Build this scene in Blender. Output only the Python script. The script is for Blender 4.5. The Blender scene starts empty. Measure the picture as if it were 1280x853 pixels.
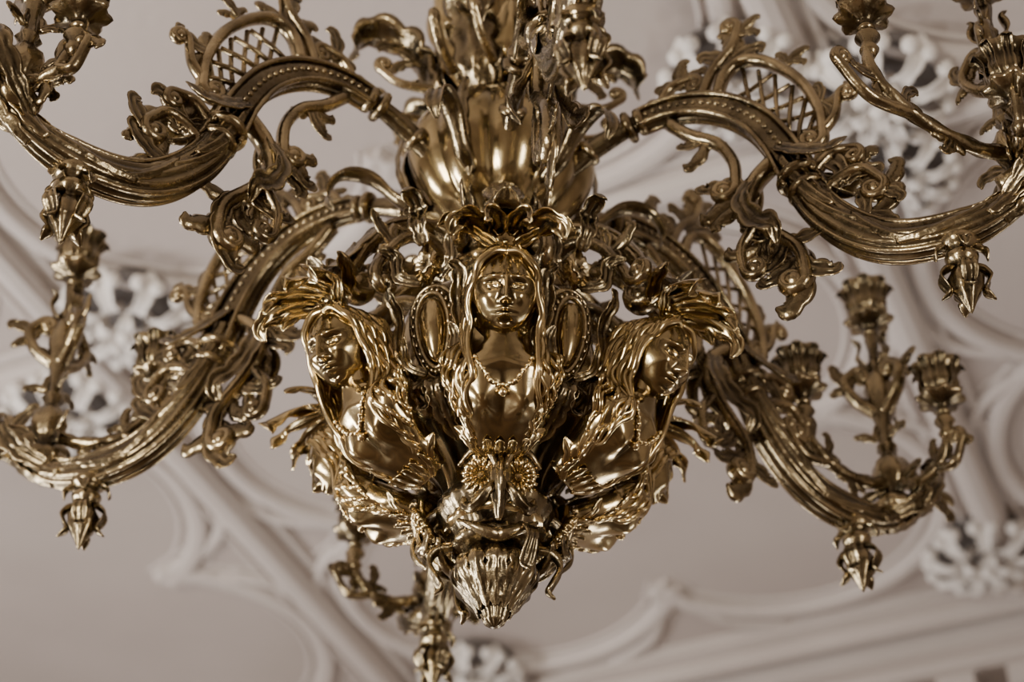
import bpy, bmesh, math, random
from mathutils import Vector, Matrix
random.seed(7)
pi=math.pi
V=Vector
scene=bpy.context.scene

# ------------------------------------------------------------------ materials
def newmat(name):
    m=bpy.data.materials.new(name); m.use_nodes=True
    nt=m.node_tree; b=nt.nodes['Principled BSDF']
    return m,nt,b
def brass(name, c_dark, c_mid, c_hi, rough, bump, bscale, p0=.44,p1=.56):
    m,nt,b=newmat(name); N=nt.nodes; L=nt.links
    b.inputs['Metallic'].default_value=1
    tc=N.new('ShaderNodeTexCoord')
    no=N.new('ShaderNodeTexNoise'); no.inputs['Scale'].default_value=11; no.inputs['Detail'].default_value=5
    L.new(tc.outputs['Object'],no.inputs['Vector'])
    r1=N.new('ShaderNodeValToRGB'); r1.color_ramp.elements[0].position=.36; r1.color_ramp.elements[1].position=.64
    r1.color_ramp.elements[0].color=(*c_mid,1); r1.color_ramp.elements[1].color=(*c_hi,1)
    L.new(no.outputs['Fac'],r1.inputs['Fac'])
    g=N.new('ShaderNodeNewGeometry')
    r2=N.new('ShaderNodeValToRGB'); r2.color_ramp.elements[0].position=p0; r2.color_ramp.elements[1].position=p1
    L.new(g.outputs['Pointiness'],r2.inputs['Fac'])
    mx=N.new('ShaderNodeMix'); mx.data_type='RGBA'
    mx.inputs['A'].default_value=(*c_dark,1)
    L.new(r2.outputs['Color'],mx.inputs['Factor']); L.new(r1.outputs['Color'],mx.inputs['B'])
    L.new(mx.outputs['Result'],b.inputs['Base Color'])
    n2=N.new('ShaderNodeTexNoise'); n2.inputs['Scale'].default_value=30; n2.inputs['Detail'].default_value=3
    L.new(tc.outputs['Object'],n2.inputs['Vector'])
    mr=N.new('ShaderNodeMapRange'); mr.inputs['To Min'].default_value=rough-.06; mr.inputs['To Max'].default_value=rough+.12
    L.new(n2.outputs['Fac'],mr.inputs['Value']); L.new(mr.outputs['Result'],b.inputs['Roughness'])
    n3=N.new('ShaderNodeTexNoise'); n3.inputs['Scale'].default_value=bscale; n3.inputs['Detail'].default_value=3
    L.new(tc.outputs['Object'],n3.inputs['Vector'])
    bp=N.new('ShaderNodeBump'); bp.inputs['Strength'].default_value=bump; bp.inputs['Distance'].default_value=.01
    L.new(n3.outputs['Fac'],bp.inputs['Height']); L.new(bp.outputs['Normal'],b.inputs['Normal'])
    return m
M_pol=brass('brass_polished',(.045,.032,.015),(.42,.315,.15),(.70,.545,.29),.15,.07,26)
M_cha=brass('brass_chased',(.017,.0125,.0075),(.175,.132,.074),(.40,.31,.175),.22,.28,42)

def plaster(name,c1,c2):
    m,nt,b=newmat(name); N=nt.nodes; L=nt.links
    tc=N.new('ShaderNodeTexCoord'); no=N.new('ShaderNodeTexNoise'); no.inputs['Scale'].default_value=.9; no.inputs['Detail'].default_value=4
    L.new(tc.outputs['Object'],no.inputs['Vector'])
    r=N.new('ShaderNodeValToRGB'); r.color_ramp.elements[0].position=.3; r.color_ramp.elements[1].position=.7
    r.color_ramp.elements[0].color=(*c1,1); r.color_ramp.elements[1].color=(*c2,1)
    L.new(no.outputs['Fac'],r.inputs['Fac']); L.new(r.outputs['Color'],b.inputs['Base Color'])
    b.inputs['Roughness'].default_value=.75
    n3=N.new('ShaderNodeTexNoise'); n3.inputs['Scale'].default_value=25
    L.new(tc.outputs['Object'],n3.inputs['Vector'])
    bp=N.new('ShaderNodeBump'); bp.inputs['Strength'].default_value=.1; bp.inputs['Distance'].default_value=.02
    L.new(n3.outputs['Fac'],bp.inputs['Height']); L.new(bp.outputs['Normal'],b.inputs['Normal'])
    return m
M_ceil=plaster('plaster_ceiling',(.315,.262,.230),(.37,.312,.277))
M_trim=plaster('plaster_trim',(.40,.343,.305),(.46,.402,.36))
M_ros=plaster('plaster_rosette',(.54,.49,.44),(.62,.565,.51))
M_wall=plaster('plaster_wall',(.26,.20,.16),(.30,.24,.19))
M_hol_shade=plaster('plaster_hollow_shade',(.09,.075,.065),(.12,.10,.09))  # dark colour stands in for shade in the gaps between rosette leaves
M_floor,nt,b=newmat('floor_wood'); 
w=nt.nodes.new('ShaderNodeTexWave'); w.inputs['Scale'].default_value=3; w.inputs['Distortion'].default_value=3
r=nt.nodes.new('ShaderNodeValToRGB'); r.color_ramp.elements[0].color=(.05,.03,.017,1); r.color_ramp.elements[1].color=(.10,.062,.034,1)
nt.links.new(w.outputs['Color'],r.inputs['Fac']); nt.links.new(r.outputs['Color'],b.inputs['Base Color']); b.inputs['Roughness'].default_value=.35

# ------------------------------------------------------------------ mesh builder
class MB:
    def __init__(s): s.v=[]; s.f=[]
    def add(s,vs,fs,M=None):
        o=len(s.v)
        if M is not None: vs=[M@V(p) for p in vs]
        s.v.extend([tuple(p) for p in vs]); s.f.extend([tuple(i+o for i in f) for f in fs])
    def merge(s,o,M=None): s.add(o.v,o.f,M)
    def mesh(s,name,mat,smooth=True):
        me=bpy.data.meshes.new(name); me.from_pydata(s.v,[],s.f)
        bm=bmesh.new(); bm.from_mesh(me); bmesh.ops.recalc_face_normals(bm,faces=bm.faces); bm.to_mesh(me); bm.free()
        if smooth:
            me.polygons.foreach_set('use_smooth',[True]*len(me.polygons))
        me.materials.append(mat); me.update(); return me
def obj(name,me,parent=None,M=None):
    o=bpy.data.objects.new(name,me); scene.collection.objects.link(o)
    if parent: o.parent=parent
    if M is not None: o.matrix_local=M
    return o

def cr(pts,n):
    pts=[V(p) for p in pts]
    if len(pts)==2: return [pts[0].lerp(pts[1],i/n) for i in range(n+1)]
    P=[2*pts[0]-pts[1]]+pts+[2*pts[-1]-pts[-2]]
    m=len(pts)-1; out=[]
    for i in range(n+1):
        u=i/n*m; k=min(int(u),m-1); t=u-k
        a,b,c,d=P[k],P[k+1],P[k+2],P[k+3]
        out.append(.5*((2*b)+(c-a)*t+(2*a-5*b+4*c-d)*t*t+(3*b-a-3*c+d)*t**3))
    return out
def tangents(p):
    T=[]
    for i in range(len(p)):
        a=p[max(i-1,0)]; b=p[min(i+1,len(p)-1)]
        d=b-a; T.append(d.normalized() if d.length>1e-9 else V((0,0,1)))
    return T
def sweep(mb,path,rad,n=10,B=None,sa=1,sb=1,prof=None,M=None):
    T=tangents(path); N=len(path)
    vs=[];fs=[]; side=None
    for i,p in enumerate(path):
        t=i/(N-1); r=rad(t) if callable(rad) else rad
        if B is not None:
            s=V(B)-T[i]*T[i].dot(V(B)); 
            if s.length<1e-4: s=T[i].orthogonal()
            s.normalize()
        else:
            if side is None: s=T[i].orthogonal().normalized()
            else: s=(side-T[i]*side.dot(T[i])).normalized()
            side=s
        nn=T[i].cross(s)
        for k in range(n):
            th=2*pi*k/n; q=r*(prof(t,th) if prof else 1)
            vs.append(p+s*(q*sa*math.cos(th))+nn*(q*sb*math.sin(th)))
    for i in range(N-1):
        for k in range(n):
            a=i*n+k;b2=i*n+(k+1)%n
            fs.append((a,b2,b2+n,a+n))
    fs.append(tuple(range(n-1,-1,-1))); fs.append(tuple(range((N-1)*n,N*n)))
    mb.add(vs,fs,M)
def lathe(mb,prof,n=32,mod=None,M=None,smooth=0):
    if smooth:
        pr=[(p.x,p.z) for p in cr([(a,0,b) for a,b in prof],smooth)]
    else: pr=prof
    vs=[];fs=[]
    for i,(r,z) in enumerate(pr):
        for k in range(n):
            th=2*pi*k/n; q=max(r,.0004)*(mod(r,z,th) if mod else 1)
            vs.append(V((q*math.cos(th),q*math.sin(th),z)))
    for i in range(len(pr)-1):
        for k in range(n):
            a=i*n+k;b2=i*n+(k+1)%n
            fs.append((a,b2,b2+n,a+n))
    fs.append(tuple(range(n))); fs.append(tuple(range((len(pr)-1)*n,len(pr)*n)))
    mb.add(vs,fs,M)
def ball(mb,c,r,n=8,sc=(1,1,1)):
    pr=[(r*math.sin(pi*i/n),-r*math.cos(pi*i/n)) for i in range(n+1)]
    lathe(mb,pr,n+4,M=Matrix.Translation(V(c))@Matrix.Diagonal((*sc,1)))
def leaf(mb,pts,W,N,lobes=5,th=.005,cup=.35,nt=30,M=None):
    p=cr(pts,nt); T=tangents(p); N=V(N)
    vs=[];fs=[];m=None; prevS=None
    for i in range(nt+1):
        t=i/nt
        s=T[i].cross(N)
        if s.length<.15 and prevS is not None: s=prevS
        s=s-T[i]*s.dot(T[i]); 
        if s.length<1e-5: s=T[i].orthogonal()
        s.normalize()
        if prevS is not None and s.dot(prevS)<0: s=-s
        prevS=s; nn=s.cross(T[i]).normalized()
        env=1.45*(t+.1)**.5*(max(1-t,0)+.01)**.5
        ser=.66+.34*abs(math.sin(pi*(lobes*t+.15)))**.6
        w=W*env*ser; th2=th*(.35+.65*(1-t))
        row=[]
        for j in range(-5,6):
            u=j/5
            rip=.13*W*env*math.cos(u*2.5*pi)*(.6+.4*math.cos(2*pi*lobes*t))
            row.append(p[i]+s*(u*w)+nn*(cup*w*u*u+th2*(1-.8*u*u)+rip*(1-abs(u)*.5)))
        for j in range(4,-5,-1):
            u=j/5
            row.append(p[i]+s*(u*w)*.98+nn*(cup*w*u*u-th2*.8*(1-.6*u*u)))
        m=len(row); vs+=row
    for i in range(nt):
        for k in range(m):
            a=i*m+k;b2=i*m+(k+1)%m
            fs.append((a,b2,b2+m,a+m))
    fs.append(tuple(range(m))); fs.append(tuple(range(nt*m,(nt+1)*m)))
    mb.add(vs,fs,M)
def P(x,z,y=0): return V((x,y,z))
def vol2(p,ang,s,R,turns,n=26):
    cx=p[0]-s*R*math.sin(ang); cz=p[1]+s*R*math.cos(ang)
    a0=math.atan2(p[1]-cz,p[0]-cx); out=[]
    for i in range(1,n+1):
        t=i/n; rr=R*(1-t*.8); a=a0+s*turns*2*pi*t
        out.append((cx+rr*math.cos(a),cz+rr*math.sin(a)))
    return out
def scroll(mb,pts,r,eR,es,turns=1.1,sR=0,ss=1,y=0,n=8,taper=.5,sa=1.3):
    r=r*1.15; taper=max(taper,.6)
    c=cr([P(a,b) for a,b in pts],20)
    c2=[(q.x,q.z) for q in c]
    out=list(c2)
    if eR:
        a=math.atan2(c2[-1][1]-c2[-2][1],c2[-1][0]-c2[-2][0])
        out=out+vol2(c2[-1],a,es,eR,turns)
    if sR:
        a=math.atan2(c2[0][1]-c2[1][1],c2[0][0]-c2[1][0])
        out=vol2(c2[0],a,ss,sR,turns)[::-1]+out
    path=[P(a,b,y) for a,b in out]
    def rad(t):
        if sR: return r*(taper+(1-taper)*math.sin(pi*t))
        return r*(1-(1-taper)*t)
    sweep(mb,path,rad,n,B=(0,1,0),sa=sa)
    if eR: ball(mb,path[-1],r*1.25,6)
    if sR: ball(mb,path[0],r*1.25,6)
def spray(mb,o,ang,L,n=3,spread=55,curl=.5,W=None,y=0,ybend=0,lobes=3):
    W=W or L*.30
    for k in range(n):
        f=(k/(n-1)-.5)*2 if n>1 else 0
        a=ang+math.radians(spread)*f
        l=L*(1-.3*abs(f)); d=(math.cos(a),math.sin(a))
        s=1 if f>0 else (-1 if f<0 else random.choice((-1,1)))
        def q(u,v,yy): 
            return P(o[0]+d[0]*u*l-d[1]*v*l*s, o[1]+d[1]*u*l+d[0]*v*l*s, y+yy*l)
        pts=[q(0,0,0),q(.35,-.06,ybend*.3),q(.72,.05*curl,ybend*.8),q(.95,.25*curl,ybend*1.2),q(.9,.5*curl,ybend*1.1)]
        leaf(mb,pts,W*(1-.2*abs(f)),(0,1 if k%2 else -1,.05),lobes=lobes,th=.007,nt=20,cup=.3)
def flower(mb,c,r,dirv,n=6):
    q=V((0,0,1)).rotation_difference(V(dirv)).to_matrix().to_4x4(); M=Matrix.Translation(V(c))@q
    sub=MB()
    lathe(sub,[(0,-.1*r),(r*.7,0),(r,.25*r),(r*.8,.3*r),(r*.3,.12*r),(0,.1*r)],n*6,mod=lambda a,z,t:1+.22*math.cos(n*t)*(a/r))
    ball(sub,(0,0,.2*r),r*.28,6)
    mb.merge(sub,M)

def cup(mb,c,s=1.0):
    M=Matrix.Translation(V(c))@Matrix.Scale(s,4)
    lathe(mb,[(.008,-.06),(.02,-.052),(.012,-.04),(.018,-.03),(.03,-.02),(.055,-.012),(.06,-.002),(.045,-.002),(.03,.0),(.026,.01),(.036,.025),(.043,.05),(.04,.07),(.05,.085),(.062,.1),(.058,.106),(.036,.1),(.028,.08),(.028,.03)],40,
      mod=lambda r,z,t:1+.11*math.cos(8*t)*min(1,max(0,(r-.02)/.03)),M=M)
    for k in range(8):
        R=Matrix.Rotation(2*pi*k/8,4,'Z')
        leaf(mb,[(.026,0,.0),(.046,0,.03),(.046,0,.07),(.066,0,.1),(.075,0,.088)],.018,(1,0,0.2),lobes=2,th=.003,nt=12,M=M@R)

# ------------------------------------------------------------------ arm
arm=MB()
prof=[(.17,.50),(.24,.545),(.33,.58),(.43,.59),(.53,.555),(.615,.475),(.67,.365),(.705,.25),(.75,.145),(.82,.06),(.90,.015),(1.0,.005),(1.09,.025),(1.18,.085),(1.25,.175)]
ap=cr([P(a,b) for a,b in prof],150)
def arad(t):
    if t<.15: return .021+.004*math.sin(t/.15*pi)
    if t<.5: return .024+.014*(t-.15)/.35
    if t<.8: return .038+.003*math.sin((t-.5)/.3*pi)
    return .038-.026*(t-.8)/.2
def aprof(t,th):
    if t<.14: return 1
    if t<.47:
        c=math.cos(th); return 1-.22*max(0,abs(c)-.55)/.45
    return 1+.05*math.cos(12*th)
sweep(arm,ap,arad,72,B=(0,1,0),sa=.85,sb=1.05,prof=aprof)
T=tangents(ap)
for sy in (-1,1):
    for off in (-1,1):
        pts=[]
        for i in range(24,76):
            t=i/150; nn=T[i].cross(V((0,1,0)))
            pts.append(ap[i]+nn*off*arad(t)*.90+V((0,sy*arad(t)*.66,0)))
        sweep(arm,pts,.0065,6,B=(0,1,0))
    acc=0
    for i in range(25,75):
        acc+=(ap[i]-ap[i-1]).length
        if acc>.0165:
            acc=0; t=i/150
            ball(arm,ap[i]+V((0,sy*arad(t)*.66,0)),.0075,5,sc=(1,.9,1))
    for off in (-.9,.9):
        pts=[]
        for i in range(80,138):
            t=i/150; nn=T[i].cross(V((0,1,0)))
            pts.append(ap[i]+nn*arad(t)*off+V((0,sy*arad(t)*.45,0)))
        sweep(arm,pts,lambda t:.002+.0055*math.sin(pi*t),6,B=(0,1,0))
    for i0,i1,o0,o1 in ((78,100,-.4,.6),(92,113,.5,-.5),(106,127,-.5,.5)):
        pts=[]
        for j in range(5):
            f_=j/4; i=int(i0+(i1-i0)*f_); t=i/150; nn=T[i].cross(V((0,1,0))); w_=o0+(o1-o0)*f_
            pts.append(ap[i]+nn*arad(t)*w_+V((0,sy*arad(t)*.86*math.sqrt(1-w_*w_),0)))
        leaf(arm,pts,.019,(0,sy,0),lobes=6,th=.006,cup=-.4,nt=24)
for t0,rr in ((.06,.030),(.145,.036),(.165,.031),(.49,.048),(.515,.042)):
    i=int(t0*150); q=V((0,0,1)).rotation_difference(T[i]).to_matrix().to_4x4()
    lathe(arm,[(rr*.7,-.012),(rr,-.008),(rr*1.08,0),(rr,.008),(rr*.7,.012)],20,M=Matrix.Translation(ap[i])@q)
for i0,i1,off,sg in ((62,86,1,1),(118,142,1,1),(128,147,-1,1)):
    pts=[]
    for j in range(5):
        i=int(i0+(i1-i0)*j/4); t=i/150; nn=T[i].cross(V((0,1,0)))
        pts.append(ap[i]+nn*off*(arad(t)*1.02+(.03 if j==4 else .003*j)))
    i=int((i0+i1)/2); nn=T[i].cross(V((0,1,0)))*off
    leaf(arm,pts,.030,nn,lobes=5,th=.006,cup=-.5)
for sy in (-1,1):
    for i0,i1 in ((68,88),(126,143)):
        pts=[]
        for j in range(4):
            i=int(i0+(i1-i0)*j/3); t=i/150; nn=T[i].cross(V((0,1,0)))
            pts.append(ap[i]+V((0,sy*arad(t)*(.85+.08*j),0))+nn*(.008*j-.01))
        leaf(arm,pts,.026,(0,sy,0),lobes=4,th=.005,cup=-.3,nt=18)
# lattice panel
A=cr([P(.55,.56),P(.62,.49),(.675,0,.40),(.705,0,.32)],20)
Bc=cr([P(.60,.66),P(.66,.62),P(.72,.54),P(.752,.45),P(.757,.37)],20)
scroll(arm,[(.535,.58),(.56,.65),(.61,.675),(.67,.635),(.73,.55),(.76,.45),(.762,.37)],.013,.028,-1,1.2,taper=.75)
for k in range(0,18,3):
    for a_,b_ in ((k,min(k+6,20)),(min(k+6,20),k)):
        sweep(arm,[A[a_],A[a_].lerp(Bc[b_],.5)+V((0,.006 if a_<b_ else -.006,0)),Bc[b_].lerp(A[a_],.05)],.006,6)
spray(arm,(.57,.665),math.radians(80),.12,3,45,.7,y=0)
scroll(arm,[(.50,.60),(.53,.67),(.58,.73),(.60,.79)],.012,.022,1,1.2,taper=.6)
spray(arm,(.60,.76),math.radians(60),.065,3,60,.8)
scroll(arm,[(.755,.38),(.79,.42),(.805,.48)],.010,.022,-1,1.2)
spray(arm,(.755,.47),math.radians(10),.08,3,60,.8)
spray(arm,(.70,.62),math.radians(50),.06,3,50,.8)
scroll(arm,[(.40,.615),(.43,.66),(.48,.67)],.010,.024,-1,1.2,sR=.014,ss=-1)
spray(arm,(.46,.65),math.radians(100),.085,3,55,.8)
# under-arch tendrils
scroll(arm,[(.42,.55),(.47,.49),(.53,.44),(.56,.37),(.56,.30)],.014,.028,-1,1.2,taper=.6)
scroll(arm,[(.65,.34),(.60,.29),(.585,.21),(.63,.14),(.68,.075),(.69,.0)],.017,.030,-1,1.2,taper=.6)
scroll(arm,[(.60,.18),(.56,.12),(.56,.06)],.012,.026,1,1.2)
spray(arm,(.56,.32),math.radians(-120),.11,3,50,.7)
spray(arm,(.59,.24),math.radians(-170),.09,3,55,.8)
spray(arm,(.65,.11),math.radians(-60),.11,3,50,.8)
spray(arm,(.68,.05),math.radians(-95),.13,3,45,.8)
spray(arm,(.62,.13),math.radians(200),.09,3,50,.8)
spray(arm,(.50,.47),math.radians(-110),.08,3,55,.8)
for sy in (-1,1):
    leaf(arm,[P(.60,.30,sy*.01),P(.58,.22,sy*.04),P(.61,.14,sy*.055),P(.65,.10,sy*.07),P(.65,.06,sy*.05)],.034,(-.3,sy,0),lobes=5)
    leaf(arm,[P(.66,.36,sy*.02),P(.72,.30,sy*.045),P(.78,.27,sy*.06),P(.82,.30,sy*.05)],.034,(0,sy,.5),lobes=5)
scroll(arm,[(.73,.18),(.775,.23),(.83,.245),(.87,.20)],.013,.028,-1,1.2,taper=.7)
scroll(arm,[(.71,.25),(.77,.31),(.82,.31)],.012,.022,-1,1.1,taper=.7)
spray(arm,(.79,.22),math.radians(80),.11,4,60,.8)
spray(arm,(.85,.17),math.radians(40),.09,3,60,.8)
spray(arm,(.82,.11),math.radians(30),.10,3,50,.6,y=.0)
spray(arm,(1.24,.15),math.radians(70),.12,5,75,.8)
scroll(arm,[(1.17,.09),(1.23,.11),(1.28,.16)],.012,.026,1,1.2)
for sy in (-1,1):
    leaf(arm,[P(1.11,.04,sy*.02),P(1.17,.08,sy*.055),P(1.22,.15,sy*.07),P(1.23,.20,sy*.05)],.032,(0.2,sy,0),lobes=5)
PM=Matrix.Translation((1.0,0,.025))
lathe(arm,[(.02,-.03),(.034,-.045),(.042,-.055),(.03,-.068),(.02,-.078),(.034,-.092),(.030,-.105),(.018,-.115),(.024,-.13),(.034,-.15),(.03,-.175),(.016,-.20),(.006,-.225),(0,-.235)],28,
      mod=lambda r,z,t:1+(.10*math.cos(7*t) if z<-.11 else 0),M=PM)
for k in range(4):
    R=PM@Matrix.Rotation(pi/2*k+.4,4,'Z')
    leaf(arm,[(.02,0,-.115),(.045,0,-.14),(.03,0,-.18),(.052,0,-.20)],.022,(1,0,0),lobes=3,nt=16,M=R)
    leaf(arm,[(.02,0,-.06),(.045,0,-.075),(.05,0,-.1)],.018,(1,0,0),lobes=2,nt=12,M=R)
CX=1.14
lathe(arm,[(.03,.05),(.045,.07),(.05,.085),(.036,.10),(.02,.12),(.03,.14),(.044,.17),(.04,.20),(.022,.225),(.016,.24),(.026,.255),(.018,.27),(.016,.31),(.024,.36),(.034,.41),(.036,.45),(.026,.485),(.014,.50),(.022,.515),(.014,.53),(.012,.56),(.018,.60),(.012,.63)],24,
      mod=lambda r,z,t:1+.09*math.cos(6*t+z*30),M=Matrix.Translation((CX,0,0)))
cup(arm,(CX,0,.67))
for k in range(3):
    R=Matrix.Translation((CX,0,0))@Matrix.Rotation(2*pi/3*k+.5,4,'Z')
    sub=MB()
    scroll(sub,[(.012,.36),(.06,.40),(.085,.455),(.06,.49)],.013,.022,1,1.0,taper=.7)
    spray(sub,(.07,.44),math.radians(45),.07,3,60,.8,W=.024)
    spray(sub,(.02,.28),math.radians(60),.07,2,40,.8,W=.022)
    spray(sub,(.02,.12),math.radians(40),.08,3,50,.8,W=.024)
    spray(sub,(.02,.38),math.radians(70),.08,2,30,.8,W=.024)
    leaf(sub,[(.015,0,.50),(.04,0,.54),(.03,0,.58),(.05,0,.60)],.02,(1,0,0),lobes=3,nt=14)
    arm.merge(sub,R)
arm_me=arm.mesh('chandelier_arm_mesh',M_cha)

def branch(rho,ztop):
    mb=MB(); zb=ztop-.1
    pth=cr([P(.0,.16),P(rho*.35,.12),P(rho*.75,.13),P(rho,.20),P(rho,zb-.05)],40)
    sweep(mb,pth,lambda t:.017-.006*t,10,B=(0,1,0),prof=lambda t,th:1+.13*math.cos(3*th+t*40))
    lathe(mb,[(.01,-.13),(.02,-.11),(.012,-.095),(.026,-.075),(.016,-.055)],20,M=Matrix.Translation((rho,0,zb)))
    cup(mb,(rho,0,zb),.95)
    scroll(mb,[(rho*.75,.13),(rho*1.05,.12),(rho*1.25,.18)],.010,.022,1,1.1,taper=.6)
    spray(mb,(rho*.5,.12),math.radians(-80),.06,3,50,.8,W=.02)
    spray(mb,(rho*.95,.19),math.radians(-10),.07,3,60,.8,W=.02)
    spray(mb,(rho*.8,.15),math.radians(110),.06,3,60,.8,W=.018)
    return mb.mesh('candle_branch_mesh',M_cha)

chand=bpy.data.objects.new('chandelier',None); scene.collection.objects.link(chand)
arms=[(34,[(214,.26,.43),(-45,.17,.42)]),(99,[(195,.20,.42),(-10,.2,.42)]),(157,[(-6,.24,.41),(175,.28,.42)]),
      (217,[(-25,.12,.38),(180,.25,.42)]),(279,[(0,.2,.42),(180,.2,.42)]),(336,[(212,.36,.47),(262,.12,.33),(20,.25,.42)])]
bc={}
for i,(a,bl) in enumerate(arms):
    az=math.radians(a)
    obj('arm_%d'%(i+1),arm_me,chand,Matrix.Rotation(az,4,'Z'))
    for j,(wa,rho,zt) in enumerate(bl):
        key=(rho,zt)
        if key not in bc: bc[key]=branch(rho,zt)
        obj('candle_branch_%d_%d'%(i+1,j+1),bc[key],chand,Matrix.Translation((CX*math.cos(az),CX*math.sin(az),0))@Matrix.Rotation(math.radians(wa),4,'Z'))

# ------------------------------------------------------------------ body core
core=MB()
def m1(r,z,t):
    if .40<z<.74: return 1+.09*abs(math.cos(5*t+.3))**.8-.07
    if z>.74: return 1+.05*math.cos(12*t)
    return 1+.015*math.cos(16*t)
lathe(core,[(.02,1.75),(.03,1.6),(.06,1.52),(.03,1.45),(.035,1.3),(.10,1.22),(.16,1.12),(.165,1.04),(.13,.95),(.10,.87),(.115,.82),(.095,.78),(.10,.75),(.15,.71),(.20,.64),(.22,.57),(.205,.50),(.165,.43),(.11,.385),(.085,.36),(.10,.34),(.12,.32),(.10,.295),(.085,.28),(.10,.25),(.12,.22),(.10,.19),(.13,.15),(.19,.09),(.21,.0),(.215,-.10),(.19,-.20),(.15,-.26),(.115,-.31),(.10,-.36),(.10,-.44)],160,mod=m1,smooth=200)
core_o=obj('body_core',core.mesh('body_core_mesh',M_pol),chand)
# bottom finial: acorn (chased) + mask with shell eyes (polished)
fin=MB(); fs_=MB()
lathe(fin,[(.10,-.36),(.115,-.38),(.115,-.40),(.095,-.43),(.08,-.46),(.088,-.475),(.08,-.487),(.055,-.495),(.05,-.500),(.066,-.508),(.081,-.528),(.077,-.552),(.060,-.58),(.042,-.605),(.030,-.622),(.024,-.636),(.020,-.646),(.010,-.654),(0,-.657)],72,
   mod=lambda r,z,t:1+(.06*math.cos(12*t) if z<-.505 else .02*math.cos(24*t)),smooth=90)
for k in range(6):
    R=Matrix.Rotation(math.radians(60*k+4),4,'Z')
    R2=Matrix.Rotation(math.radians(60*k+30+4),4,'Z')
    for Rr,w_ in ((R2,.034),(R,.026)):
        leaf(fin,[(.060,0,-.502),(.083,0,-.53),(.078,0,-.56),(.052,0,-.598),(.032,0,-.628)],w_,(1,0,-.2),lobes=4,th=.004,cup=-.3,M=Rr)
    if k in (0,2,3,5):
        leaf(fin,[(.080,0,-.475),(.112,0,-.487),(.127,0,-.515),(.110,0,-.552),(.102,0,-.572),(.118,0,-.588)],.022,(1,0,0),lobes=2,th=.009,cup=.4,M=R)
    if k%2==0:
        sub=MB()
        # long beak-like nose with flared acanthus on either side
        leaf(sub,[(.115,0,-.335),(.160,0,-.365),(.172,0,-.41),(.150,0,-.455),(.120,0,-.490)],.030,(1,0,-.1),lobes=1,cup=-.6,th=.009)
        leaf(sub,[(.155,0,-.37),(.182,0,-.40),(.182,0,-.44),(.150,0,-.480)],.013,(1,0,-.1),lobes=1,cup=-.5,th=.010)
        for s in (-1,1):
            leaf(sub,[(.160,s*.006,-.42),(.158,s*.03,-.45),(.140,s*.052,-.468),(.120,s*.066,-.455),(.118,s*.070,-.435)],.020,(1,s*.4,-.4),lobes=4,cup=-.4,th=.006)
            sweep(sub,cr([(.172,s*.008,-.40),(.172,s*.025,-.362),(.155,s*.055,-.352),(.135,s*.08,-.375)],16),lambda t:.005+.005*math.sin(pi*t),8)
        fin.merge(sub,R2)
        pts=[]
        for j in range(21):
            a=math.radians(-42+84*j/20); rr=.088+.034*abs(math.sin(a*1.3))
            pts.append(V((rr*math.cos(a),rr*math.sin(a),-.502+.040*(abs(a)/.8)**2)))
        sweep(fin,pts,lambda t:.004+.011*math.sin(pi*t),12,M=R2)
        for s in (-1,1):
            R3=Matrix.Rotation(math.radians(60*k+34+s*14.5),4,'Z')
            sub=MB(); rr=.037
            lathe(sub,[(0,-.012),(rr*.6,-.010),(rr,.0),(rr*.98,.008),(rr*.75,.008),(rr*.35,-.002),(rr*.25,.004),(0,.010)],72,
                  mod=lambda r,z,t:1+.08*math.cos(14*t)*min(1,r/rr))
            for q in range(14):
                a=2*pi*q/14
                sweep(sub,[V((rr*.3*math.cos(a),rr*.3*math.sin(a),.002)),V((rr*.7*math.cos(a),rr*.7*math.sin(a),.012)),V((rr*1.03*math.cos(a),rr*1.03*math.sin(a),.006))],.005,5)
            n=V((.86,0,-.5)); q=V((0,0,1)).rotation_difference(n).to_matrix().to_4x4()
            fs_.merge(sub,R3@Matrix.Translation((.145,0,-.398))@q)
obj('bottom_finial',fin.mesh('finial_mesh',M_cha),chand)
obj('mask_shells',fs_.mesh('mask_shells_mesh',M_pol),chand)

# ------------------------------------------------------------------ upper foliage
up=MB()
leaf(up,[(.11,0,.74),(.160,0,.79),(.185,0,.87),(.22,0,.94),(.30,0,.975),(.345,0,.93),(.335,0,.90)],.082,(1,0,-.1),lobes=7,th=.007,cup=-.35,nt=44)
leaf(up,[(.16,0,.42),(.22,0,.43),(.29,0,.49),(.355,0,.49),(.38,0,.43),(.365,0,.39)],.032,(.3,0,1),lobes=3,th=.006,cup=.4)
spray(up,(.20,.90),math.radians(40),.09,3,60,.9)
for s in (-1,1):
    R=Matrix.Rotation(math.radians(15*s),4,'Z')
    leaf(up,[(.10,0,.76),(.14,0,.79),(.15,0,.84),(.17,0,.88),(.21,0,.89)],.035,(1,0,0),lobes=4,M=R,nt=22)
    scroll(up,[(.16,.76),(.24,.77),(.29,.81)],.009,.02,1,1.2,y=s*.05)
leaf(up,[(.205,0,.68),(.228,0,.60),(.228,0,.52),(.20,0,.45),(.17,0,.40)],.022,(1,0,0),lobes=6,cup=-.3)
up_me=up.mesh('upper_foliage_mesh',M_cha)
for k in range(6):
    obj('upper_foliage_%d'%(k+1),up_me,chand,Matrix.Rotation(math.radians(60*k+10),4,'Z'))
pan=MB()
leaf(pan,[(.11,0,.78),(.155,0,.82),(.175,0,.88),(.19,0,.95)],.07,(1,0,-.1),lobes=1,th=.006,cup=-.5,nt=24)
pan_me=pan.mesh('upper_panel_mesh',M_pol)
for k in range(6):
    obj('upper_panel_%d'%(k+1),pan_me,chand,Matrix.Rotation(math.radians(60*k+40),4,'Z'))

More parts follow.
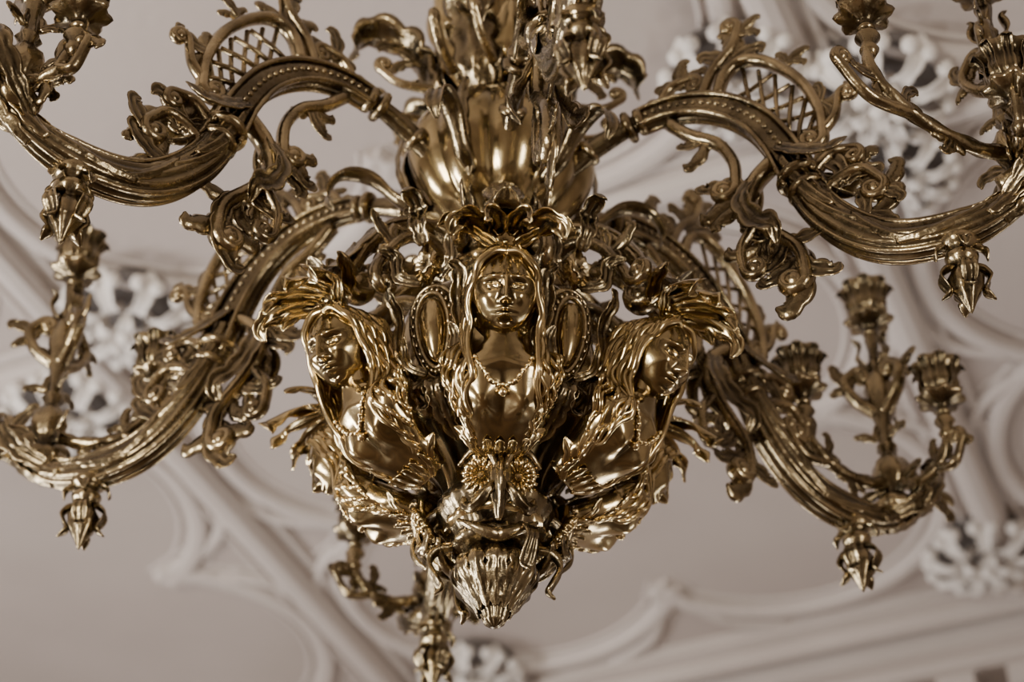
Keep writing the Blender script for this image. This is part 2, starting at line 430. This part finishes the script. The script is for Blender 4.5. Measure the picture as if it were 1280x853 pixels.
# ------------------------------------------------------------------ bust figures
def head_mesh(mb,M):
    def G(a,b,sa,sb): return math.exp(-(a/sa)**2-(b/sb)**2)
    nu,nv=120,120; vs=[];fs=[]
    for j in range(nv+1):
        ph=pi*j/nv
        for i in range(nu):
            u=i/nu*2-1
            th=pi*(u*.55+.45*u**3)
            x=math.sin(ph)*math.cos(th); y=math.sin(ph)*math.sin(th); z=math.cos(ph)
            X=x*.82; Y=y*.74; Z=z
            if Z<0: Y*=1-.22*Z*Z; X*=1-.06*Z*Z
            if x>0:
                f=min(1,x*2.2); ay=abs(Y); d=0
                d-=.15*G(ay-.27,Z-.03,.16,.11)
                d+=.065*G(ay-.28,Z-.20,.2,.05)
                e=1-((ay-.28)/.15)**2-((Z-.015)/.075)**2
                if e>0: d+=.085*math.sqrt(e)
                d-=.035*G(ay-.28,Z+.020,.13,.014)
                d-=.02*G(ay-.28,Z-.085,.14,.014)
                if -.5<Z<.35:
                    k=min(1,max(0,(.22-Z)/.58)); h=.06+.22*k; s_=.06+.045*k
                    fall=1 if Z>-.34 else math.exp(-((Z+.34)/.05)**2)
                    rise=min(1,max(0,(.35-Z)/.15))
                    d+=h*fall*rise*math.exp(-(Y/s_)**2)
                d+=.08*G(ay-.105,Z+.335,.05,.055)
                d+=.07*G(Y,Z+.58,.28,.17)
                d+=.075*G(Y,Z+.515,.15,.036)
                d+=.085*G(Y,Z+.635,.12,.045)
                d-=.085*G(Y,Z+.575,.17,.018)
                d-=.05*G(Y,Z+.73,.14,.04)
                d+=.10*G(Y,Z+.87,.18,.11)
                d+=.06*G(ay-.42,Z+.25,.18,.2)
                X+=d*f
            vs.append(V((X,Y,Z)))
    for j in range(nv):
        for i in range(nu):
            a=j*nu+i;b2=j*nu+(i+1)%nu
            fs.append((a,b2,b2+nu,a+nu))
    mb.add(vs,fs,M)
S=.091
tp=cr([(.332,0,-.165),(.326,0,-.205),(.317,0,-.237),(.30,0,-.262),(.275,0,-.284),(.245,0,-.303),(.212,0,-.321),(.18,0,-.337),(.15,0,-.350)],72)
def interp(kk,t,sm=True):
    for a,b in zip(kk,kk[1:]):
        if t<=b[0]:
            f=(t-a[0])/(b[0]-a[0]); 
            if sm: f=f*f*(3-2*f)
            return a[1]+(b[1]-a[1])*f
    return kk[-1][1]
def thw(t): return interp([(0,.038),(.14,.038),(.22,.050),(.32,.090),(.42,.100),(.6,.092),(.8,.074),(1,.05)],t)
def tdp(t): return interp([(0,.034),(.18,.034),(.35,.040),(.5,.044),(.7,.040),(.85,.034),(1,.024)],t)
TT=tangents(tp); NT=72
def bumpf(t,y): return .021*math.exp(-((abs(y)-.039)/.030)**2-((t-.52)/.13)**2)
def chest(t,y,out=.003):
    i=max(0,min(NT,int(t*NT))); p=tp[i]; nn=V((0,1,0)).cross(TT[i]).normalized()
    if nn.x<0: nn=-nn
    q=min(.98,abs(y)/thw(t)); c=math.sqrt(1-q*q)
    return p+V((0,y,0))+nn*(c**.8*tdp(t)+bumpf(t,y)*min(1,c*2)+out)
def make_bust(yaw,name):
    bust=MB()
    HM=Matrix.Translation((.365,0,-.127))@Matrix.Rotation(math.radians(yaw),4,'Z')@Matrix.Rotation(math.radians(24),4,'Y')@Matrix.Scale(S,4)
    head_mesh(bust,HM)
    vs=[];fs=[];n=96
    for i,p in enumerate(tp):
        t=i/NT; s=V((0,1,0)); nn=s.cross(TT[i]).normalized()
        if nn.x<0: nn=-nn
        for k in range(n):
            th=2*pi*k/n; c=math.cos(th); y=math.sin(th)*thw(t); f=(1 if c>0 else -1)*abs(c)**.8*tdp(t)
            if c>0:
                f+=bumpf(t,y)*min(1,c*2)
                vn=t-(.62-abs(y)*3.0)
                f+=.004/(1+math.exp(-vn*70))*min(1,c*3)
                f+=.003*math.exp(-((t-.30-abs(y)*.8)/.03)**2)*min(1,c*3)
            vs.append(p+s*y+nn*f)
    for i in range(NT):
        for k in range(n):
            a=i*n+k;b2=i*n+(k+1)%n; fs.append((a,b2,b2+n,a+n))
    fs.append(tuple(range(n))); fs.append(tuple(range(NT*n,(NT+1)*n)))
    bust.add(vs,fs)
    nk=[chest(.30+.15*(1-(y/.055)**2),y,.004) for y in [-.055+.11*j/28 for j in range(29)]]
    sweep(bust,nk,.003,6)
    for j in range(0,29,2): ball(bust,nk[j],.0052,5)
    ball(bust,chest(.49,0,.007),.010,8)
    for s in (-1,1):
        for k in range(4):
            pts=[chest(.44+.07*k+(.46-.06*k)*u_,s*(.086*(1-u_)+.010*u_+.012*math.sin(pi*u_)),-.0005) for u_ in (0,.2,.4,.6,.8,1)]
            sweep(bust,cr(pts,30),lambda t:.001+.0042*math.sin(pi*t),8)
    # leafy girdle where the bust grows out of the body
    for y_ in (-.045,-.022,0,.022,.045):
        leaf(bust,[chest(.98,y_*.8,.002),chest(.92,y_*.95,.005),chest(.86,y_*1.1,.007),chest(.81,y_*1.25,.012)],.015,(.6,0,-.8),lobes=3,cup=-.2,th=.004,nt=16)
    cap=MB()
    lathe(cap,[(math.sin(pi*i/24),-math.cos(pi*i/24)) for i in range(25)],64,mod=lambda r,z,t:1+.03*math.cos(26*t+6*z))
    bust.merge(cap,HM@Matrix.Translation((-.27,0,.04))@Matrix.Diagonal((.86,.80,1.0,1)))
    random.seed(3)
    for s in (-1,1):
        for k in range(8):
            x0=.38-.15*k; x1=.26-.15*k; w=random.uniform(-.035,.035); ph=random.uniform(0,6)
            up_=[(x0,s*.03,.95-.03*abs(k-2)),(x0+.08,s*(.30+w),.85-.03*max(0,k-4)),(x1+.18,s*(.56+.01*k),.56),(x1+.04,s*(.71+.012*k),.12),(x1-.04+w,s*(.74+.01*k),-.4),(x1-.06,s*(.76+.02*k),-.9)]
            pts=[HM@V(p) for p in up_]
            L_=1.0-.05*k
            yy=.068+.0045*k
            for t_,a_ in ((.34,.90),(.46,1.0),(.58,.95),(.70,.88),(.80,.8)):
                y_=min(thw(t_)*.985,yy*a_+w*.06)
                q_=chest(t_*L_+.02,s*y_,.004)
                if k>=3: q_=q_+V((-.007*(k-2),s*.004*(k-2),.003*(k-2)))
                pts.append(q_)
            pth=cr(pts,80)
            pth=[p+V((0,.0045*math.cos(i*.42+ph),.0035*math.sin(i*.42+ph)))*min(1,(i-10)/12) if i>10 else p for i,p in enumerate(pth)]
            sweep(bust,pth,lambda t:S*(.118-.075*t),10,prof=lambda t,th:1+.16*math.cos(4*th+t*10))
    sub=MB()
    for k in range(7):
        a=math.radians(-66+22*k)
        leaf(sub,[(0,0,0),(.012,.030*math.sin(a),.026*math.cos(a)),(.028,.060*math.sin(a),.045*math.cos(a)),(.05,.078*math.sin(a),.048*math.cos(a))],.017,(0.6,0,-1),lobes=3,th=.004,nt=16)
    bust.merge(sub,Matrix.Translation((.385,0,-.026)))
    flower(bust,(.402,0,-.019),.019,(1,0,-.5))
    for s in (-1,1):
        leaf(bust,[(.16,s*.02,-.372),(.185,s*.045,-.362),(.20,s*.07,-.345),(.20,s*.09,-.325)],.020,(.4,0,-1),lobes=3,cup=-.2,nt=20)
    return bust.mesh(name,M_pol)
b0=make_bust(0,'bust_mesh_a'); bl=make_bust(20,'bust_mesh_b'); br_=make_bust(-12,'bust_mesh_c')
for k in range(6):
    az=60*k+33
    me={213:bl,333:br_}.get(az,b0)
    obj('woman_bust_%d'%(k+1),me,chand,Matrix.Rotation(math.radians(az),4,'Z'))

# canopy brackets above heads
br=MB()
scroll(br,[(.10,.27),(.17,.30),(.26,.26),(.33,.17),(.37,.07)],.020,.034,-1,1.2,taper=.6,sa=1.6)
leaf(br,[(.12,0,.26),(.20,0,.295),(.30,0,.24),(.37,0,.13),(.42,0,.06),(.46,0,.08)],.055,(.5,0,1),lobes=7,cup=-.35,nt=40)
spray(br,(.30,.20),math.radians(-100),.09,3,50,.8)
for s in (-1,1):
    R=Matrix.Rotation(math.radians(s*14),4,'Z')
    sub=MB()
    scroll(sub,[(.16,.20),(.23,.21),(.30,.15),(.35,.06),(.36,.03)],.013,.030,-s*1,1.2,taper=.6)
    spray(sub,(.30,.13),math.radians(20),.085,3,55,.8)
    spray(sub,(.24,.19),math.radians(70),.07,3,55,.8)
    br.merge(sub,R)
br_me=br.mesh('canopy_bracket_mesh',M_cha)
fan=MB()
for s in (-1,1):
    leaf(fan,[(.37,s*.02,.005),(.42,s*.045,.005),(.475,s*.075,-.015),(.50,s*.10,-.055),(.485,s*.11,-.085)],.034,(.5,0,-1),lobes=4,nt=24)
    leaf(fan,[(.38,s*.01,.005),(.44,s*.02,.005),(.50,s*.035,-.025),(.525,s*.045,-.075)],.030,(.5,0,-1),lobes=3,nt=24)
    leaf(fan,[(.37,s*.03,.015),(.40,s*.07,.025),(.43,s*.11,.015),(.44,s*.135,-.015)],.026,(.5,0,-1),lobes=3,nt=20)
fan_me=fan.mesh('leaf_fan_mesh',M_pol)
for k in range(6):
    R=Matrix.Rotation(math.radians(60*k+33),4,'Z')
    obj('canopy_bracket_%d'%(k+1),br_me,chand,R); obj('leaf_fan_%d'%(k+1),fan_me,chand,R)

# shields between figures
sh=MB(); shf=MB()
SM=Matrix.Translation((.258,0,-.108))@Matrix.Rotation(math.radians(14),4,'Y')
def egg(t,rx,rz): return (rx*math.cos(t)*(1+.18*math.sin(t)),rz*math.sin(t))
rings=14; vs=[];fs=[];nn=48
for j in range(rings+1):
    q=j/rings
    for k in range(nn):
        y,z=egg(2*pi*k/nn,.030*q,.074*q)
        vs.append(V((.026*math.sqrt(max(0,1-q*q))+.012,y,z)))
for j in range(rings):
    for k in range(nn):
        a=j*nn+k;b2=j*nn+(k+1)%nn; fs.append((a,b2,b2+nn,a+nn))
sh.add(vs,fs,SM)
for sc,rr,xx in ((1.10,.006,.014),(1.62,.006,.004)):
    pth=[V((xx,*egg(2*pi*k/60,.032*sc,.076*(sc*.5+.56)))) for k in range(61)]
    sweep(shf,pth,rr,8,B=(1,0,0),M=SM)
for k in range(26):
    y,z=egg(2*pi*k/26,.043,.092); ball(shf,SM@V((.012,y,z)),.0065,5)
lathe_m=SM@Matrix.Translation((.0,0,.145))
sh.add([V((.01,-.042,0)),V((.01,0,.065)),V((.01,.042,0)),V((.01,0,-.042)),V((.03,0,.005)),V((-.02,0,0))],[(0,1,4),(1,2,4),(2,3,4),(3,0,4),(0,1,5),(1,2,5),(2,3,5),(3,0,5)],lathe_m)
flower(shf,lathe_m@V((.026,0,.005)),.022,(.9,0,-.4))
sub=MB()
for s in (-1,1):
    leaf(sub,[(.0,s*.05,-.09),(.025,s*.07,-.03),(.02,s*.066,.04),(.035,s*.08,.10),(.05,s*.065,.12)],.026,(1,s*.5,0),lobes=6,nt=34)
    leaf(sub,[(.02,s*.02,-.095),(.035,s*.048,-.075),(.035,s*.056,-.035),(.045,s*.05,-.01)],.016,(1,s*.3,0),lobes=3,nt=20)
    leaf(sub,[(.0,s*.02,-.10),(.03,s*.04,-.13),(.02,s*.03,-.16),(.035,s*.045,-.175)],.024,(1,s*.3,0),lobes=4,nt=22)
    leaf(sub,[(.0,s*.02,.12),(.02,s*.06,.14),(.02,s*.065,.19),(.05,s*.09,.20)],.022,(1,0,0),lobes=4,nt=22)
leaf(sub,[(.01,0,.20),(.03,0,.24),(.02,0,.28),(.06,0,.31),(.09,0,.29)],.03,(1,0,0),lobes=5)
leaf(sub,[(0,0,-.10),(.03,0,-.13),(.0,0,-.18),(-.05,0,-.22)],.034,(1,0,0),lobes=5)
shf.merge(sub,SM)
sh_me=sh.mesh('shield_mesh',M_pol); shf_me=shf.mesh('shield_frame_mesh',M_cha)
for k in range(6):
    R=Matrix.Rotation(math.radians(60*k+3),4,'Z')
    obj('shield_%d'%(k+1),sh_me,chand,R); obj('shield_frame_%d'%(k+1),shf_me,chand,R)

H=2.0
rod=MB()
lathe(rod,[(.018,1.7),(.018,H-.12),(.05,H-.11),(.10,H-.06),(.14,H),(.0,H)],32)
obj('suspension_rod',rod.mesh('rod_mesh',M_cha),chand)

# ------------------------------------------------------------------ room (rotated frame)
RA=math.radians(-23)
RM=Matrix.Rotation(RA,4,'Z')
U0,U1,V0,V1,ZF=-6.0,6.0,-7.0,5.35,-4.4
def box(mb,a,b):
    x0,y0,z0=a;x1,y1,z1=b
    mb.add([V(p) for p in [(x0,y0,z0),(x1,y0,z0),(x1,y1,z0),(x0,y1,z0),(x0,y0,z1),(x1,y0,z1),(x1,y1,z1),(x0,y1,z1)]],
     [(0,1,2,3),(4,5,6,7),(0,1,5,4),(1,2,6,5),(2,3,7,6),(3,0,4,7)])
def mk(name,mb,mat,smooth=False):
    return obj(name,mb.mesh(name+'_mesh',mat,smooth),None,RM)
m=MB(); box(m,(U0-.2,V0-.2,H),(U1+.2,V1+.2,H+.2)); mk('ceiling',m,M_ceil)
m=MB(); box(m,(U0-.2,V0-.2,ZF-.2),(U1+.2,V1+.2,ZF)); mk('floor',m,M_floor)
m=MB(); box(m,(U0-.2,V1,ZF),(U1+.2,V1+.2,H)); mk('wall_back',m,M_wall)
m=MB(); box(m,(U0-.2,V0,ZF),(U0,V1,H)); mk('wall_left',m,M_wall)
m=MB(); box(m,(U1,V0,ZF),(U1+.2,V1,H)); mk('wall_right',m,M_wall)
m=MB(); box(m,(U0-.2,V0-.2,ZF),(U1+.2,V0,H)); mk('wall_front',m,M_wall)

def mould(mb,path,wd,dp,closed=False):
    pr=[(-1,.0),(-1,-.30),(-.92,-.42),(-.80,-.42),(-.72,-.20),(-.52,-.20),(-.48,-.70),(-.36,-.85),(-.30,-1.05),(0,-1.15),(.30,-1.05),(.36,-.85),(.48,-.70),(.52,-.20),(.72,-.20),(.80,-.42),(.92,-.42),(1,-.30),(1,0)]
    Tn=tangents(path); vs=[];fs=[];k=len(pr)
    for p,t in zip(path,Tn):
        s=t.cross(V((0,0,1))).normalized()
        for a,b in pr: vs.append(p+s*(a*wd)+V((0,0,b*dp)))
    N=len(path)
    for i in range(N-1):
        j=i+1
        for q in range(k-1): fs.append((i*k+q,i*k+q+1,j*k+q+1,j*k+q))
    fs.append(tuple(range(k))); fs.append(tuple(range((N-1)*k,N*k)))
    mb.add(vs,fs)
HC=H+.01
UR=[-2.27-2.72,-2.27,.45,3.17]; VR=[-3.8,-1.1,1.6]
m=MB()
for u in UR: mould(m,[V((u,V0,HC)),V((u,V1-1.0,HC))],.125,.09)
mk('trim_1',m,M_trim)
m=MB()
for v in VR: mould(m,[V((U0,v,HC)),V((U1,v,HC))],.11,.07)
mk('trim_2',m,M_trim)
m=MB()
us=[(UR[i]+UR[i+1])/2 for i in range(3)]+[UR[0]-1.36]; vv=[-5.15,-2.45,.25,2.95]
for cu in us:
    for cv in vv:
        for k in range(4):
            a=pi/2*k+pi/4; c=(cu+.80*math.cos(a),cv+.80*math.sin(a)); R=.68
            pts=[V((c[0]+R*math.cos(a+q),c[1]+R*math.sin(a+q),HC)) for q in [math.radians(-108+216*j/40) for j in range(41)]]
            mould(m,pts,.085,.045)
            b_=pi/2*k
            for s in (-1,1):
                e=V((cu+1.36*math.cos(b_),cv+1.36*math.sin(b_),HC)); d=V((-math.cos(b_),-math.sin(b_),0)); n_=V((-d.y,d.x,0))*s
                mould(m,cr([e+n_*.42,e+n_*.16+d*.16,e+d*.52],12),.06,.04)
mk('trim_3',m,M_trim)
m=MB()
def strip(v0,v1,z0,z1): box(m,(U0,v0,z0),(U1,v1,z1))
strip(4.28,4.36,H-.06,H); strip(4.36,4.40,H-.12,H); strip(4.44,4.50,H-.05,H); strip(4.50,4.60,H-.16,H); strip(4.60,4.66,H-.20,H); strip(4.66,5.0,H-.14,H)
strip(5.0,5.08,H-.34,H); strip(5.08,V1,H-.42,H)
u=U0
while u<U1-.2:
    box(m,(u,4.66,H-.30),(u+.16,4.94,H-.13)); u+=.30
mk('trim_4',m,M_trim)
rb=MB()
for k in range(9):
    R=Matrix.Rotation(2*pi*k/9,4,'Z')
    leaf(rb,[(.06,0,-.05),(.10,0,-.10),(.145,0,-.10),(.19,0,-.06),(.20,0,-.03)],.034,(0,0,-1),lobes=2,th=.012,nt=24,cup=.5,M=R)
    for s in (-1,1): ball(rb,R@V((.185,s*.028,-.07)),.024,6)
for k in range(5):
    R=Matrix.Rotation(2*pi*k/5+.3,4,'Z')
    leaf(rb,[(.01,0,-.07),(.035,0,-.12),(.065,0,-.13),(.08,0,-.10)],.030,(0,0,-1),lobes=2,th=.010,nt=16,cup=.4,M=R)
ball(rb,(0,0,-.12),.026,8)
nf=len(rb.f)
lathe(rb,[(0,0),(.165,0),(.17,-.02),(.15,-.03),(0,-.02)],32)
ro_me=rb.mesh('ceiling_rosette_mesh',M_ros); ro_me.materials.append(M_hol_shade)
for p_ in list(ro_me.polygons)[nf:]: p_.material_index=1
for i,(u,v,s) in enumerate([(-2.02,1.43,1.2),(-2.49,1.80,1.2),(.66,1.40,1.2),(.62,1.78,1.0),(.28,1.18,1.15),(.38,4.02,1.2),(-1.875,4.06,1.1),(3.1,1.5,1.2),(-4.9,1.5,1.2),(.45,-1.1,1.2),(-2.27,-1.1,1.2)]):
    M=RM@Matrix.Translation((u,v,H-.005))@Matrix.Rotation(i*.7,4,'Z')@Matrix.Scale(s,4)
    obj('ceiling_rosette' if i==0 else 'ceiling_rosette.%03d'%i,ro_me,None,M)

def window(name,c,nrm,w,h,E,col):
    mb=MB(); t=.08
    box(mb,(-w/2-t,-.06,-h/2-t),(-w/2,.03,h/2+t)); box(mb,(w/2,-.06,-h/2-t),(w/2+t,.03,h/2+t))
    box(mb,(-w/2,-.06,h/2),(w/2,.03,h/2+t)); box(mb,(-w/2,-.06,-h/2-t),(w/2,.03,-h/2))
    a=math.atan2(nrm[1],nrm[0])+pi/2
    M=RM@Matrix.Translation(V(c))@Matrix.Rotation(a,4,'Z')
    wo=obj(name,mb.mesh(name+'_mesh',M_trim,False),None,M)
    L=bpy.data.lights.new(name+'_area_light','AREA'); L.shape='RECTANGLE'; L.size=w; L.size_y=h; L.energy=E; L.color=col
    lo=bpy.data.objects.new(name+'_area_light',L); scene.collection.objects.link(lo)
    lo.parent=wo; lo.matrix_local=Matrix.Translation((0,-.03,0))@Matrix.Rotation(math.radians(-90),4,'X')
DAY=(.98,.98,1.0)
window('window_1',(-3.4,V1-.03,-2.3),(0,-1),.7,1.8,80,DAY)
window('window_2',(0.2,V1-.03,-2.3),(0,-1),.7,1.8,80,DAY)
window('window_3',(3.8,V1-.03,-2.3),(0,-1),.7,1.8,50,DAY)
window('window_4',(U0+.03,-2.6,-1.8),(1,0),.9,2.6,580,DAY)
window('window_5',(U0+.03,.9,-1.8),(1,0),.9,2.6,310,DAY)
window('fill_right',(U1-.03,-2.8,-1.8),(-1,0),.9,2.4,220,(1,.95,.88))  # added warm fill lamp at front right, unseen, only framed like a window
window('fill_front',(-1.8,V0+.03,-1.8),(0,1),.9,2.6,600,(1,.95,.86))  # added warm key behind the camera for the gilt faces, framed like a window

w=bpy.data.worlds.new('World'); scene.world=w; w.use_nodes=True
w.node_tree.nodes['Background'].inputs[0].default_value=(.5,.48,.46,1); w.node_tree.nodes['Background'].inputs[1].default_value=.3

# ------------------------------------------------------------------ camera
th=math.radians(40); D=4.5; F=2650.0
f=V((0,math.cos(th),math.sin(th))); upv=V((0,-math.sin(th),math.cos(th)))
cam=bpy.data.cameras.new('camera'); co=bpy.data.objects.new('camera',cam); scene.collection.objects.link(co)
pos=V((1,0,0))*(20/F*D)+upv*(28.5/F*D)-f*D
co.location=pos; co.rotation_euler=(math.radians(90)+th,0,0)
cam.sensor_width=36; cam.lens=36*F/1280
cam.dof.use_dof=True; cam.dof.focus_distance=4.12; cam.dof.aperture_fstop=1.9
scene.camera=co
